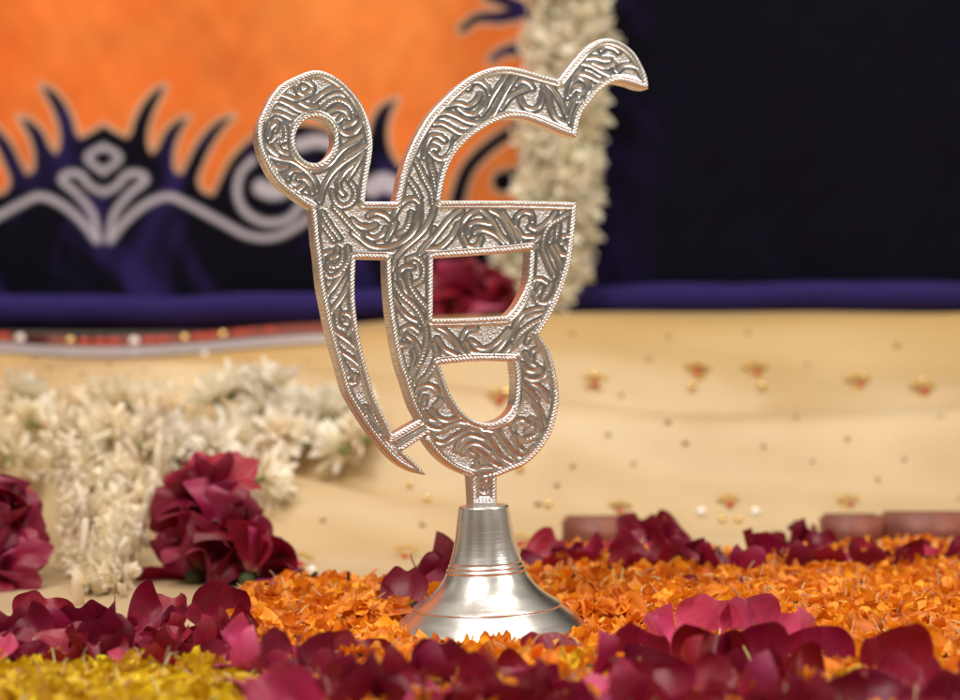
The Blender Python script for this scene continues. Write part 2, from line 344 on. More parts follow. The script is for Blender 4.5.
def build_emblem():
    loops = [catmull(OUTER, .35, True)] + [catmull(h, .35, True) for h in HOLES]
    st = 0.4
    X = np.arange(252, 653, st); Y = np.arange(34, 506, st); nx, ny = len(X), len(Y)
    inside = np.zeros((ny, nx), bool)
    segs = [np.concatenate([l, np.roll(l, -1, 0)], 1) for l in loops]; sg = np.concatenate(segs)
    for j, y in enumerate(Y + 1e-4):
        m = (sg[:, 1] <= y) != (sg[:, 3] <= y)
        s = sg[m]
        if len(s) == 0: continue
        xc = np.sort(s[:, 0] + (y - s[:, 1]) / (s[:, 3] - s[:, 1]) * (s[:, 2] - s[:, 0]))
        inside[j] = np.searchsorted(xc, X) % 2 == 1
    # outline lookup
    allp = np.concatenate(loops); arc = []
    for l in loops:
        d = np.linalg.norm(np.roll(l, -1, 0) - l, axis=1); c = np.concatenate([[0], np.cumsum(d)[:-1]])
        per = d.sum(); n = round(per / 3.6); arc.append(c / per * n)
    arc = np.concatenate(arc)
    kd = KDTree(len(allp))
    for i, p in enumerate(allp): kd.insert((p[0], p[1], 0), i)
    kd.balance()
    cell = inside[:-1, :-1] & inside[1:, :-1] & inside[:-1, 1:] & inside[1:, 1:]
    used = np.zeros((ny, nx), bool)
    used[:-1, :-1] |= cell; used[1:, :-1] |= cell; used[:-1, 1:] |= cell; used[1:, 1:] |= cell
    jj, ii = np.nonzero(used); n = len(jj)
    vid = -np.ones((ny, nx), np.int64); vid[jj, ii] = np.arange(n)
    px = X[ii].astype(float); py = Y[jj].astype(float)
    d = np.empty(n); ar = np.empty(n); near = np.empty(n, int)
    for k in range(n):
        _, i, dd = kd.find((px[k], py[k], 0)); d[k] = dd; ar[k] = arc[i]; near[k] = i
    cj, ci = np.nonzero(cell)
    faces = np.stack([vid[cj, ci], vid[cj, ci + 1], vid[cj + 1, ci + 1], vid[cj + 1, ci]], -1)
    # grooves
    G = np.zeros((ny, nx)); DM = np.full((ny, nx), 99.)
    for pts, bead in STROKES:
        c = catmull(pts, .4); s = 0.0
        tot = np.linalg.norm(np.diff(c, axis=0), axis=1).sum(); tot = max(tot, 1)
        prev = c[0]
        for p in c:
            s += np.linalg.norm(p - prev); prev = p
            e = min(1, 1.6 * min(s, tot - s) / tot + .35)      # lines swell in the middle
            R = 6; i0 = int((p[0] - R - X[0]) / st); i1 = int((p[0] + R - X[0]) / st); j0 = int((p[1] - R - Y[0]) / st); j1 = int((p[1] + R - Y[0]) / st)
            i0, j0 = max(0, i0), max(0, j0)
            if i1 <= i0 or j1 <= j0: continue
            xx = X[i0:i1][None, :] - p[0]; yy = Y[j0:j1][:, None] - p[1]
            r = np.sqrt(xx * xx + yy * yy)
            w = 1.25 * (.7 + .45 * e)
            dep = .85 * e * (1 if not bead else (.55 + .45 * math.sin(2 * math.pi * s / 3.6)))
            g = dep * np.clip(1 - (r / w) ** 2, 0, 1) ** .8
            sub = G[j0:j1, i0:i1]; np.maximum(sub, g, out=sub)
            sub = DM[j0:j1, i0:i1]; np.minimum(sub, r, out=sub)
    g = G[jj, ii]; dm = DM[jj, ii]
    h = np.zeros(n)
    c = (d - 2.8) / 2.1
    dome = np.sqrt(np.clip(1 - c * c, 0, 1))
    stripe = (.5 + .5 * np.cos(2 * math.pi * (ar + .62 * c))) ** .8
    hb = -0.85 + 1.4 * dome * (.36 + .64 * stripe)
    hb = np.where(d < .8, -0.9 - .6 * (.8 - d), hb)
    line = .6 * np.exp(-((d - 6.4) / .6) ** 2)
    wob = np.sin(px * .23 + 1.7 * np.sin(py * .11)) * np.sin(py * .27 + 1.3 * np.sin(px * .13 + 2))
    fld = -.25 + .12 * wob * np.clip((d - 7) / 4, 0, 1)
    fld += .10 * np.exp(-((dm - 1.7) / .7) ** 2)
    rough_ground = np.clip((dm - 4.2) / 1.2, 0, 1) * np.clip((d - 8) / 1.5, 0, 1)
    tip = ((px > 385) & (py > 437) & (px - 385 > (py - 475) * .2) & (px < 428) & (py > 437 + 0)) & (px < 402 + (py - 451) * 1.2)
    rough_ground = np.where(tip, np.clip((d - 4) / 2, 0, 1), rough_ground)
    st_n = rng.random((ny, nx)); st_n = (st_n + np.roll(st_n, 1, 0) + np.roll(st_n, 1, 1) + np.roll(np.roll(st_n, 1, 0), 1, 1)) / 4
    hatch = np.sin(2 * math.pi * (px * .50 + py * .22)) * np.sin(2 * math.pi * (py * .50 - px * .16))
    fld += rough_ground * ((st_n[jj, ii] - .5) * 2.3 + .30 * hatch - .5)
    fld = fld - g
    fld += line
    t = np.clip((d - 4.8) / .8, 0, 1)
    h = hb * (1 - t) + fld * t
    # boundary: snap onto the outline
    e = np.concatenate([faces[:, [0, 1]], faces[:, [1, 2]], faces[:, [2, 3]], faces[:, [3, 0]]])
    key = np.sort(e, 1); kk = key[:, 0] * n + key[:, 1]
    u, inv, cnt = np.unique(kk, return_inverse=True, return_counts=True)
    be = e[cnt[inv] == 1]
    bv = np.unique(be); bv = bv[d[bv] < 1.2]
    px[bv] = allp[near[bv], 0]; py[bv] = allp[near[bv], 1]; h[bv] = -1.35
    P = to_plane(px, py); N = np.array(NRM)
    Pf = P + N[None] * (h * SC)[:, None]
    fd = d[faces].mean(1)
    faces = faces[:, ::-1]
    rg = np.repeat(rough_ground[:, None], 3, 1)
    def sub(mask, name, m, parent):
        f = faces[mask]; ids, inv2 = np.unique(f, return_inverse=True)
        return link(name, mesh(name, Pf[ids], inv2.reshape(f.shape), [m], col=rg[ids]), parent)
    # side walls and back
    ids, inv3 = np.unique(be, return_inverse=True); be2 = inv3.reshape(be.shape); m_ = len(ids)
    W = [Pf[ids]]
    for q, inset in ((.12, 0), (.9, 0), (1.0, 0)): W.append(P[ids] - N[None] * (TK * q))
    wf = []
    for q in range(3):
        wf.append(np.stack([be2[:, 0] + q * m_, be2[:, 1] + q * m_, be2[:, 1] + (q + 1) * m_, be2[:, 0] + (q + 1) * m_], -1))
    wf = np.concatenate(wf)
    V = np.concatenate(W)
    lo = [l[::5] for l in loops]
    tri = tessellate_polygon([[Vector((a, b, 0)) for a, b in l] for l in lo])
    bp = np.concatenate(lo); B = to_plane(bp[:, 0], bp[:, 1]) - N[None] * TK * 1.001
    fl_ = [tuple(r) for r in wf.tolist()] + [tuple(i + len(V) for i in t_) for t_ in tri]
    V = np.concatenate([V, B])
    plate = link('emblem_plate', mesh('emblem_plate', V, fl_, [m_side]), stand)
    md = plate.data
    sm = np.ones(len(md.polygons), bool); md.polygons.foreach_set('use_smooth', sm)
    sub(fd < 5.2, 'rope_border', m_rope, plate)
    pa = sub(fd >= 5.2, 'engraved_panel', m_silver, plate)

stand = link('emblem_stand', None)
tag(stand, 'engraved silver sacred letter emblem with rope edges, standing upright on a flared bell-shaped foot', 'emblem')
build_emblem()

def lathe(prof, seg=128):
    V = []; Fc = []
    for r, z in prof:
        for k in range(seg):
            a = 2 * math.pi * k / seg; V.append((r * math.cos(a), r * math.sin(a), z))
    for i in range(len(prof) - 1):
        for k in range(seg):
            k2 = (k + 1) % seg; Fc.append((i * seg + k, i * seg + k2, (i + 1) * seg + k2, (i + 1) * seg + k))
    return V, Fc
def bell_profile():
    ctl = [(99,0),(97,4),(90.5,11),(81,18),(75.3,22.5),(73.5,24.4,K),(74.4,25.6,K),(71.5,27.6,K),(65,31.5),(56.5,37.5),(48.5,45.5),(43.4,52.5),(40.2,58.6,K),(39.4,59.2,K),(40.0,60.0,K),(39.8,61.8),(38.4,63.2,K),(37.7,63.9,K),(38.2,64.7,K),(37.6,66.4),(36.5,67.6,K),(35.9,68.3,K),(36.2,69.2,K),(33.4,78),(30.6,90),(28.6,102),(27,113),(25.6,121),(25.2,123.4),(24.4,124.8),(23,125.3,K),(2,125.3,K)]
    c = catmull(ctl, .9)
    return [(max(1e-5, a * SC), b * SC) for a, b in c]
prof = bell_profile()
zring = 57.5 * SC; zstep = 25.0 * SC
def part_lathe(name, pr, parent):
    o = link(name, mesh(name, *lathe(pr), [m_bell]), parent); return o
lo = [p for p in prof if p[1] <= 58.6 * SC + 1e-9]; up = [p for p in prof if p[1] >= 58.3 * SC]
bell = link('bell_foot', mesh('bell_foot', *lathe([(94 * SC, -.002), (96.5 * SC, -.0024)] + lo), [m_bell]), stand)
neck = link('bell_neck', mesh('bell_neck', *lathe(up), [m_bell]), stand)
for o in (bell, neck): o.rotation_euler = (0, math.radians(-2.2), 0); o.location = (0.0006, 0, 0.0006)
# dark slit where the plate's tang enters the foot
tg, tf = ball((0, 0, 0), 1)
V = []
for sx in (-1, 1):
    for sy in (-1, 1):
        for sz in (-1, 1): V.append((sx * 12.5 * SC, sy * 10 * SC, sz * 6 * SC))
tang = link('tang', mesh('tang', V, [(0, 1, 3, 2), (4, 6, 7, 5), (0, 4, 5, 1), (2, 3, 7, 6), (0, 2, 6, 4), (1, 5, 7, 3)], [m_side], smooth=False), stand)
pt = to_plane([485], [504])[0]; tang.location = Vector(pt) - NRM * (TK / 2 + 0.0004); tang.rotation_euler = (0, 0, TH)

# ------------------------------------------------------------------ blanket
DB = 1.40
def seg_dist(P, pts):
    best = np.full(len(P), 1e9)
    for a, b in zip(pts[:-1], pts[1:]):
        ab = b - a; t = np.clip(((P - a) @ ab) / max(1e-9, ab @ ab), 0, 1)
        q = P - a - t[:, None] * ab; best = np.minimum(best, (q * q).sum(1))
    return np.sqrt(best)
def poly_sd(P, pts):
    ins = np.zeros(len(P), bool)
    for a, b in zip(pts, np.roll(pts, -1, 0)):
        c = (a[1] <= P[:, 1]) != (b[1] <= P[:, 1])
        xc = a[0] + (P[:, 1] - a[1]) / (b[1] - a[1] + 1e-12) * (b[0] - a[0])
        ins ^= c & (P[:, 0] < xc)
    d = seg_dist(P, np.concatenate([pts, pts[:1]])); return np.where(ins, -d, d)
def build_blanket():
    pxx = np.arange(-420, 1400, 1.6); pyy = np.concatenate([np.arange(-190, -6, 6), np.arange(-6, 332, 1.6)])
    gx, gy = np.meshgrid(pxx, pyy); n = gx.size
    P = np.stack([gx.ravel(), gy.ravel()], 1)
    Q = P.copy(); m = Q[:, 0] < 103; Q[m, 0] = 206 - Q[m, 0]            # the print repeats mirrored
    # navy flame motif, right half
    top = [(103,125,K),(116,133),(127,138,K),(131,132),(135,118),(146,98),(157,88),(164.5,85.5,K),(159,97),(152,112),(147,130),(147,146),(151,154,K),(157,147),(165,131),(176,121),(188,117,K),(181,128),(175,141),(172,156),(174,171),(181,174,K),(187,163),(196,145),(210,128),(222,120),(234,116.5,K),(222,130),(211,146),(203,163),(197,182),(204,193),(214,195,K),(220,182),(232,160),(250,142),(272,130),(300,126),(330,132),(350,150),(362,160,K),(368,140),(374,118),(382,106),(397,99,K),(390,115),(387,135),(390,152),(398,166,K),(412,170),(430,205),(450,222),(480,226),(520,222),(534,214),(560,205,K),(560,-30,K),(700,-300,K),(1600,-300,K),(1600,420,K),(20,420,K),(20,190,K)]
    sd = poly_sd(Q, catmull(top, 3, True))
    sd = np.maximum(sd, -1e9)
    def arm(pts, w0, w1):
        c = catmull(pts, 3); best = np.full(n, 1e9); k = len(c) - 1
        for i in range(k):
            w = lerp(w0, w1, i / k); best = np.minimum(best, seg_dist(Q, c[i:i + 2]) - w)
        return best
    sd = np.minimum(sd, arm([(462,28),(478,17),(500,16),(522,10),(540,-4)], 3, 9))
    sd = np.minimum(sd, arm([(492,58),(505,50),(525,47),(548,30)], 3, 9))
    sd = np.minimum(sd, arm([(488,-6),(515,4),(545,22),(560,40)], 5, 10))
    sd = np.minimum(sd, arm([(455,214),(458,196),(468,168),(490,145),(518,127),(548,112)], 7, 5))
    sd = np.minimum(sd, arm([(503,181),(516,178),(535,168),(556,165)], 10, 8))
    # lilac lines
    lil = np.full(n, 1e9)
    for pts, w in (([(103,192),(116,186),(127,174),(141,174),(145,179),(130,193),(114,214),(108,240)], 2.8),([(110,240),(124,222),(147,203),(168,196),(186,203),(220,221),(250,236),(276,237),(304,223),(330,200)], 3.0),
                   ([(103,146),(119,157),(103,172)], 2.6),([(304,203),(290,219),(268,223),(247,213),(238,196),(241,174),(254,160)], 3.2),([(262,188),(272,192),(284,190),(292,184)], 8),([(372,188),(384,182),(393,186)], 9),([(300,146),(318,142),(336,146)], 6)):
        lil = np.minimum(lil, seg_dist(Q, catmull(pts, 3)) - w)
    def noise(fx, fy, s):
        r = np.zeros(n)
        for k in range(6):
            a = .9 + .55 * k; ph = s * 1.7 + k * 2.1
            r += np.sin(P[:, 0] * fx * a + ph + 1.5 * np.sin(P[:, 1] * fy * a * .7 + ph * 2)) * np.sin(P[:, 1] * fy * a + ph * .6 + 1.2 * np.sin(P[:, 0] * fx * a * .8 + ph)) / (1 + .5 * k)
        return np.clip(r * .4, -1, 1)
    n1 = noise(.021, .017, 1); n2 = noise(.05, .043, 4); n3 = noise(.033, .02, 9)
    orange = np.array([.76, .175, .036])[None] * (1 + .10 * n2[:, None]) + np.array([.0, .055, .018])[None] * (n1[:, None] * .8 + np.clip((P[:, 0:1] - 60) / 250, -.2, 1) * .6)
    navy = np.array([.0040, .0033, .0085])[None] + np.array([.022, .012, .085])[None] * (np.clip(n3 * 1.6 + .12, 0, 1) * np.clip(1.2 - (P[:, 0] - 560) / 90, .02, 1))[:, None]
    cream = np.array([.50, .40, .29]); lilc = np.array([.54, .50, .58])
    def ss(a, b, x): t = np.clip((x - a) / (b - a), 0, 1); return (t * t * (3 - 2 * t))[:, None]
    c = orange
    edge = np.where(P[:, 1] < 210, 1, 0) * 1.0
    k = (1 - ss(2.5, 6, sd)) * edge[:, None] * .75; c = c * (1 - k) + cream * k
    k = 1 - ss(-1.5, 1.5, sd); c = c * (1 - k) + navy * k
    k = (1 - ss(-3, 3.2, lil)) * .9; c = c * (1 - k) + lilc * k
    xs = CAMX + (P[:, 0] - CX) / F * DB; zs = CAMH - (P[:, 1] - YH) / F * DB
    ys = -D0 + DB + .006 * np.sin(xs * 17 + 1) + .004 * np.sin(xs * 31 + zs * 9) + .0025 * n3
    V = np.stack([xs, ys, zs], 1)
    idx = np.arange(n).reshape(gx.shape)
    Fc = np.stack([idx[:-1, :-1], idx[1:, :-1], idx[1:, 1:], idx[:-1, 1:]], -1).reshape(-1, 4)
    return mesh('velvet_blanket', V, Fc, [m_blanket], col=c)
blanket = link('velvet_blanket', build_blanket())
tag(blanket, 'velvet blanket hanging behind, orange with navy flame pattern at left, plain dark navy at right', 'blanket')
pth = []; rr = []
for i in range(180):
    px = -420 + i * 1820 / 179
    row = lerp(309, 298, sstep((px - 250) / 330)) + 1.6 * math.sin(px * .013) + .8 * math.sin(px * .045)
    pth.append(at(px, row, DB - .018)); rr.append((14.5 + .8 * math.sin(px * .03)) * DB / F)
link('hem_roll', mesh('hem_roll', *tube(pth, rr, 20), [m_hem]), blanket)

# ------------------------------------------------------------------ ribbon with beads on the cushion's edge
rib = link('beaded_ribbon', None); tag(rib, 'grey ribbon with red and gold beads along the cushion edge under the blanket', 'ribbon')
def ribbon_row(px): return 352 - 14 * sstep(abs(px - 103) / 240) ** 1.1
def strip(name, d0, d1, m, dz):
    V = []; Fc = []; n = 90
    for i in range(n):
        px = -260 + i * 590 / (n - 1); r = ribbon_row(px)
        for k in range(4):
            p = on_cloth(px, min(r + lerp(d0, d1, k / 3), 600)); V.append((p.x, p.y - dz * .7, p.z + dz))
    for i in range(n - 1):
        for k in range(3): Fc.append((i * 4 + k, i * 4 + k + 1, i * 4 + k + 5, i * 4 + k + 4))
    return link(name, mesh(name, V, Fc, [m]), rib)
strip('silver_band', -3, 6, m_ribbon, .0012)
strip('red_band', -13, -4, m_redtrim, .0016)
bm_ = {}
for nm, mm in (('gold', m_gold), ('pearl', m_pearl), ('red', m_redbead)): bm_[nm] = mesh('bead_' + nm, *ball((0, 0, 0), 1, nu=14, nv=10), [mm])
def bead(px, py, kind, r, parent, name='bead', sx=1.0, dD=0):
    p = on_cloth(px, py); o = link(name, bm_[kind], parent); o.location = (p.x, p.y - r * .7, p.z + r * .5); o.scale = (r * sx, r * .8, r); return o
for px in (21, 71, 135, 185, 223, -14, -60): bead(px, ribbon_row(px) - 7.5, random.choice(['gold', 'pearl']), .0036, rib)
for px in (4, 40, 54, 85, 100, 113, 150, 163, 200, 212, 240, 252, -32, 270): bead(px, ribbon_row(px) - 7.5, 'red', .0032, rib, sx=1.5)

# ------------------------------------------------------------------ embroidery on the cloth (parts of the cloth)
dot_me = mesh('knot', *ball((0, 0, 0), 1, 1, 1, .5), [m_brown])
def knot(px, py, r=.0021):
    p = on_cloth(px, py); o = link('embroidered_knot', dot_me, cloth); o.location = (p.x, p.y - .0004, p.z + .0003); o.scale = (r, r, r); o.rotation_euler = (math.radians(40), 0, random.random() * 6)
for q in [(80,369),(52,372),(200,380),(153,369),(8,381),(70,391),(137,391),(607,434),(663,423),(690,447),(767,447),(794,423),(850,434),(580,466),(636,466),(820,466),(912,457),(645,360),(810,360),(940,420),(700,360),(410,402),(345,350),(310,364),(570,340),(625,400),(900,350),(745,330),(660,335),(880,480),(950,500),(330,520),(290,500),(420,520),(545,505),(560,490),(110,362),(240,366),(30,362),(505,465)]:
    knot(q[0] + random.uniform(-9, 9), q[1] + random.uniform(-6, 6), random.uniform(.0011, .0023))
def motif(px, py, s=1.0, lean=1):
    p = on_cloth(px, py); mb = MB()
    for k in range(4):
        a = random.uniform(0, 6.28); rr_ = random.uniform(.0018, .0032)
        rot = Matrix.Rotation(a, 3, 'Z')
        V, Fc = ball((0, 0, 0), rr_, 1.2, .7, .35, rot=rot); V = [v + rot @ Vector((random.uniform(.0028, .0042), 0, 0)) for v in V]; mb.add((V, Fc), 0 if k else 2)
    mb.add(ball((0, 0, .0008), random.uniform(.0022, .003), 1, 1, .8), 1)
    for k in range(3):
        mb.add(ball((.008 * lean * math.cos(.9 + k * .8), .007 * math.sin(.9 + k * .8) + .002, .0004), .0022, 1.4, 1, .5), 0)
    o = link('embroidered_flower', mb.mesh('embroidered_flower', [m_goldthread, m_redbead, m_brown]), cloth)
    o.location = p + Vector((0, -.0006, .0006)); o.scale = (s * 1.25,) * 3; o.rotation_euler = (math.radians(42), 0, 0)
for q in [(595,386),(697,374),(757,374),(860,386),(925,393),(405,558),(500,402),(730,506),(300,566),(520,546),(850,506),(620,512)]: motif(*q, s=.8 if q[1] < 500 else .62, lean=1 if q[0] > 728 else -1)
for px, py, k, r in [(701,514,'pearl',.0027),(755,514,'pearl',.0027),(722,521,'gold',.0021),(738,521,'gold',.0021),(594,377,'gold',.0024),(692,388,'gold',.0026),(762,388,'gold',.0026),(507,396,'gold',.0035),(861,377,'gold',.002),(922,382,'gold',.002),(520,470,'gold',.0022),(548,506,'gold',.002),(427,500,'gold',.002),(205,356,'pearl',.0022),(312,572,'pearl',.0022),(410,486,'gold',.0018)]: bead(px, py, k, r, cloth, 'sequin')

# ------------------------------------------------------------------ petals
def petal_geo(Lg, W, cup, curl, ruf, seed, nu=8, nv=9, tail=0.0, frill=0.0, notch=.05):
    r = random.Random(seed); ph = [r.uniform(0, 6.28) for _ in range(6)]
    V = []; vv = []
    for j in range(nv + 1):
        v = j / nv
        w = W / 2 * (max(v, .0) ** .6) * (1 - max(0, (v - .45) / .62) ** 2.6) ** .5 * 1.04 + W * .04
        for i in range(nu + 1):
            u = -1 + 2 * i / nu
            x = u * w
            y = Lg * (v - .16 * u * u * v * v - notch * math.exp(-(u / .3) ** 2) * v ** 4)
            if frill and j >= nv - 1: y += Lg * frill * math.sin(i * 1.9 + ph[5])
            z = cup * W * u * u * (.25 + v * .75) * .5 + curl * Lg * (v - .35) ** 2 * (1 if v > .35 else -.6)
            z += ruf * W * (math.sin(3.1 * u + ph[0]) * v * .5 + math.sin(5.3 * u + 2 * v + ph[1]) * v * v * .5 + math.sin(2.2 * u - 4 * v + ph[2]) * v * .4)
            # edges roll back
            z -= .35 * abs(curl) * W * max(0, abs(u) - .6) * v
            V.append((x, y, z)); vv.append(v)
    Fc = []
    for j in range(nv):
        for i in range(nu):
            a = j * (nu + 1) + i; Fc.append((a, a + 1, a + nu + 2, a + nu + 1))
    V = np.array(V); vv = np.array(vv)
    V[:, 1] -= Lg * .5
    return V, np.array(Fc), vv, np.tile(np.linspace(-1, 1, nu + 1), nv + 1)
def rose_col(v, u, pink, seed):
    r = np.random.default_rng(seed)
    deep = np.array([.23, .004, .026]); mid = np.array([.46, .018, .075]); pk = np.array([.60, .065, .175]); base = np.array([.55, .32, .22])
    body = deep * (1 - pink) + (mid if pink < .6 else pk) * pink
    t = np.clip(v * 1.0, 0, 1)[:, None]
    c = body[None] * (1.12 - .3 * t) + 0
    vein = (.12 * np.sin(u * 22 + 3 * np.sin(v * 4 + seed)) * v + .07 * r.standard_normal(len(v)))[:, None]
    c = c * (1 + vein)
    k = np.clip(1 - v / .16, 0, 1)[:, None] ** 1.2 * .8
    rim = (np.clip((v - .86) / .14, 0, 1) * .22)[:, None] * pink
    c = c * (1 - rim) + np.array([.62, .20, .26]) * rim
    return np.clip(c * (1 - k) + base * k, 0, 1)
ROSE = []
for k in range(12):
    pink = [0, .25, .55, .1, .8, .4, 0, .3, 1.0, .5, .15, .9][k]
    V, Fc, v, u = petal_geo(.028, .027, [.5, .8, .35, 1.0, .5, .7, .9, .25, .55, .4, .75, .3][k], [.55, -.3, .8, .35, -.5, .9, .2, .6, .4, -.2, .7, .5][k], [.05, .08, .105][k % 3], 40 + k, 14, 14, notch=[.02, .07, .04][k % 3])
    ROSE.append(mesh('rose_petal', V, Fc, [m_rose], col=rose_col(v, u, pink, k)))
DARK = [0, 3, 6, 10, 1, 7]; MIDR = [2, 5, 9, 1, 7]; PINK = [4, 8, 11, 2]

def rose_petal(p, e, s, variants, label, group):
    o = link('rose_petal', ROSE[random.choice(variants)]); o.location = p; o.rotation_euler = e; o.scale = (s * random.uniform(.9, 1.1), s, s * random.uniform(.85, 1.2))
    tag(o, label, 'petal', group); return o
n_rose = 0
def scatter_rose(poly, count, zmax, label, group, tilt=.7, size=(.8, 1.1), variants=None, D_rng=None):
    global n_rose
    poly = np.array(poly, float); x0, y0 = poly.min(0); x1, y1 = poly.max(0); k = 0; tries = 0; placed = []
    while k < count and tries < 20000:
        tries += 1
        px, py = random.uniform(x0, x1), random.uniform(y0, y1)
        if poly_sd(np.array([[px, py]]), poly)[0] > 0: continue
        g = on_cloth(px, py)
        if tries < 6000 and any((g - q).length < .0095 for q in placed[-60:]): continue
        placed.append(g)
        s = random.uniform(*size)
        z = random.random() ** 1.2 * zmax + .0022
        e = Euler((random.gauss(.25, tilt), random.gauss(0, tilt), random.uniform(0, 6.28)), 'XYZ')
        va = variants or (DARK * 3 + MIDR * 3 + PINK * 2)
        # lift so that no part of a steep petal sinks through the cloth
        lift = abs(math.sin(e.x)) * .010 * s + abs(math.sin(e.y)) * .009 * s
        rose_petal(g + Vector((0, 0, z + lift * .6)), e, s, va, label, group); k += 1; n_rose += 1

# front strips of rose petals
scatter_rose([(-60,652),(40,646),(120,650),(215,646),(252,672),(262,688),(150,688),(60,688),(-60,688)], 62, .004, 'deep magenta rose petal in the heap between the yellow petals and the hanging white garland', 'rose petals of the left heap', tilt=.36, size=(.66, .92))
scatter_rose([(215,692),(262,680),(300,692),(375,706),(450,712),(545,706),(600,706),(650,712),(650,757),(450,762),(285,757),(270,722)], 74, .004, 'deep magenta rose petal in the front row below the silver bell foot', 'rose petals of the front row', tilt=.36, size=(.66, .92))
scatter_rose([(640,716),(660,706),(728,702),(800,706),(850,716),(900,724),(980,718),(1010,762),(640,762)], 46, .004, 'deep magenta rose petal in the front right heap before the orange petals', 'rose petals of the front right heap', tilt=.36, size=(.66, .92))
scatter_rose([(528,571),(600,577),(690,575),(712,579),(744,579),(770,575),(860,576),(1010,573),(1010,581),(860,585),(760,589),(690,589),(600,587),(536,583)], 66, .004, 'dark rose petal in the far row along the back edge of the orange petals', 'rose petals of the back row', tilt=.36, variants=DARK + MIDR, size=(.66, .92))
scatter_rose([(622,557),(690,561),(690,571),(622,571)], 8, .004, 'dark rose petal in the small heap beside the reddish block right of the bell', 'rose petals of the small back heap', tilt=.36, variants=DARK + MIDR)
scatter_rose([(766,557),(830,561),(830,571),(766,571)], 8, .004, 'dark rose petal in the small heap left of the paired reddish blocks', 'rose petals of the second back heap', tilt=.36, variants=DARK + MIDR)
scatter_rose([(395,609),(420,607),(450,601),(450,617),(400,623)], 7, .004, 'dark rose petal lying behind the left side of the bell foot', 'rose petals behind the bell', variants=DARK, tilt=.36)

# petals one can single out (px, py of the petal's middle, height over cloth, euler, scale, variant, label)
KEY = [
 (706,624,.021,(1.15,.15,-.25),1.15,8,'large pink rose petal standing left of the middle of the right front heap'),
 (750,624,.021,(1.15,-.15,.25),1.15,8,'large pink rose petal standing right of the middle of the right front heap'),
 (668,645,.018,(.75,.1,1.35),1.3,8,'long pale pink rose petal pointing left in the right front heap'),
 (788,645,.018,(.75,-.1,-1.35),1.3,8,'long pale pink rose petal pointing right in the right front heap'),
 (710,664,.014,(1.1,.1,-.3),1.25,6,'broad dark rose petal leaning left below the two pink petals'),
 (748,664,.014,(1.1,-.1,.3),1.25,6,'broad dark rose petal leaning right below the two pink petals'),
 (728,690,.008,(.9,0,0),.9,8,'small pink rose petal at the bottom centre of the right front heap'),
 (632,662,.012,(1.0,.3,.5),1.2,0,'round dark rose petal upright at the left side of the right front heap'),
 (828,662,.012,(1.0,-.3,-.5),1.2,0,'round dark rose petal upright at the right side of the right front heap'),
 (892,672,.012,(1.05,-.2,.3),1.3,3,'dark fan-like rose petal standing near the right corner'),
 (552,650,.013,(.95,.1,.4),1.15,9,'plump magenta rose petal standing in the marigolds right of the bell'),
 (500,672,.010,(.9,.4,.9),1.15,1,'cupped magenta rose petal below the right edge of the bell'),
 (452,682,.008,(1.0,-.2,-.5),1.1,5,'pointed magenta rose petal below the middle of the bell'),
 (355,655,.013,(1.1,.2,.2),1.15,1,'tall magenta rose petal standing in the front row left of the bell'),
 (410,690,.006,(.8,.1,1.6),1.2,7,'dark rose petal lying sideways in the front row below the bell'),
 (310,680,.010,(.7,.2,1.2),1.2,10,'dark rose petal lying at the left end of the front row'),
 (250,668,.010,(.55,.3,1.3),1.15,4,'pale-edged rose petal pointing left beside the yellow petals'),
 (40,612,.014,(1.25,.2,.25),1.15,1,'pointed magenta rose petal sticking up left of the hanging garland end'),
 (166,612,.014,(1.25,-.2,-.25),1.15,1,'pointed magenta rose petal sticking up right of the hanging garland end'),
 (45,640,.012,(.8,.1,.6),1.2,9,'rounded magenta rose petal in front of the left pointed petal'),
 (160,640,.012,(.8,-.1,-.6),1.2,9,'rounded magenta rose petal in front of the right pointed petal'),
 (215,612,.014,(1.15,.2,.5),1.2,0,'dark rose petal upright beside the orange petals at the left'),
 (430,590,.010,(.6,.3,-.9),1.2,5,'magenta rose petal leaning against the left of the bell foot'),
 (700,583,.010,(1.0,0,-.5),.9,1,'small rose petal folded left in the orange petals, midway to the back row'),
 (756,583,.010,(1.0,0,.5),.9,1,'small rose petal folded right in the orange petals, midway to the back row'),
]
for px, py, hz, e, s, vi, lab in KEY:
    hz *= .62; py += 12; e = (e[0] * .85, e[1], e[2])
    # py is where the petal's middle shows; its foot stands hz lower
    D = next((d for d in np.linspace(1.1, .5, 241) if (lambda q: q.z - cloth_z(q.x, q.y))(at(px, py, d)) >= hz * .62), .6)
    p = at(px, py, D)
    o = link('rose_petal', ROSE[vi]); o.location = p; o.rotation_euler = e; o.scale = (s * .88,) * 3; tag(o, lab, 'petal')

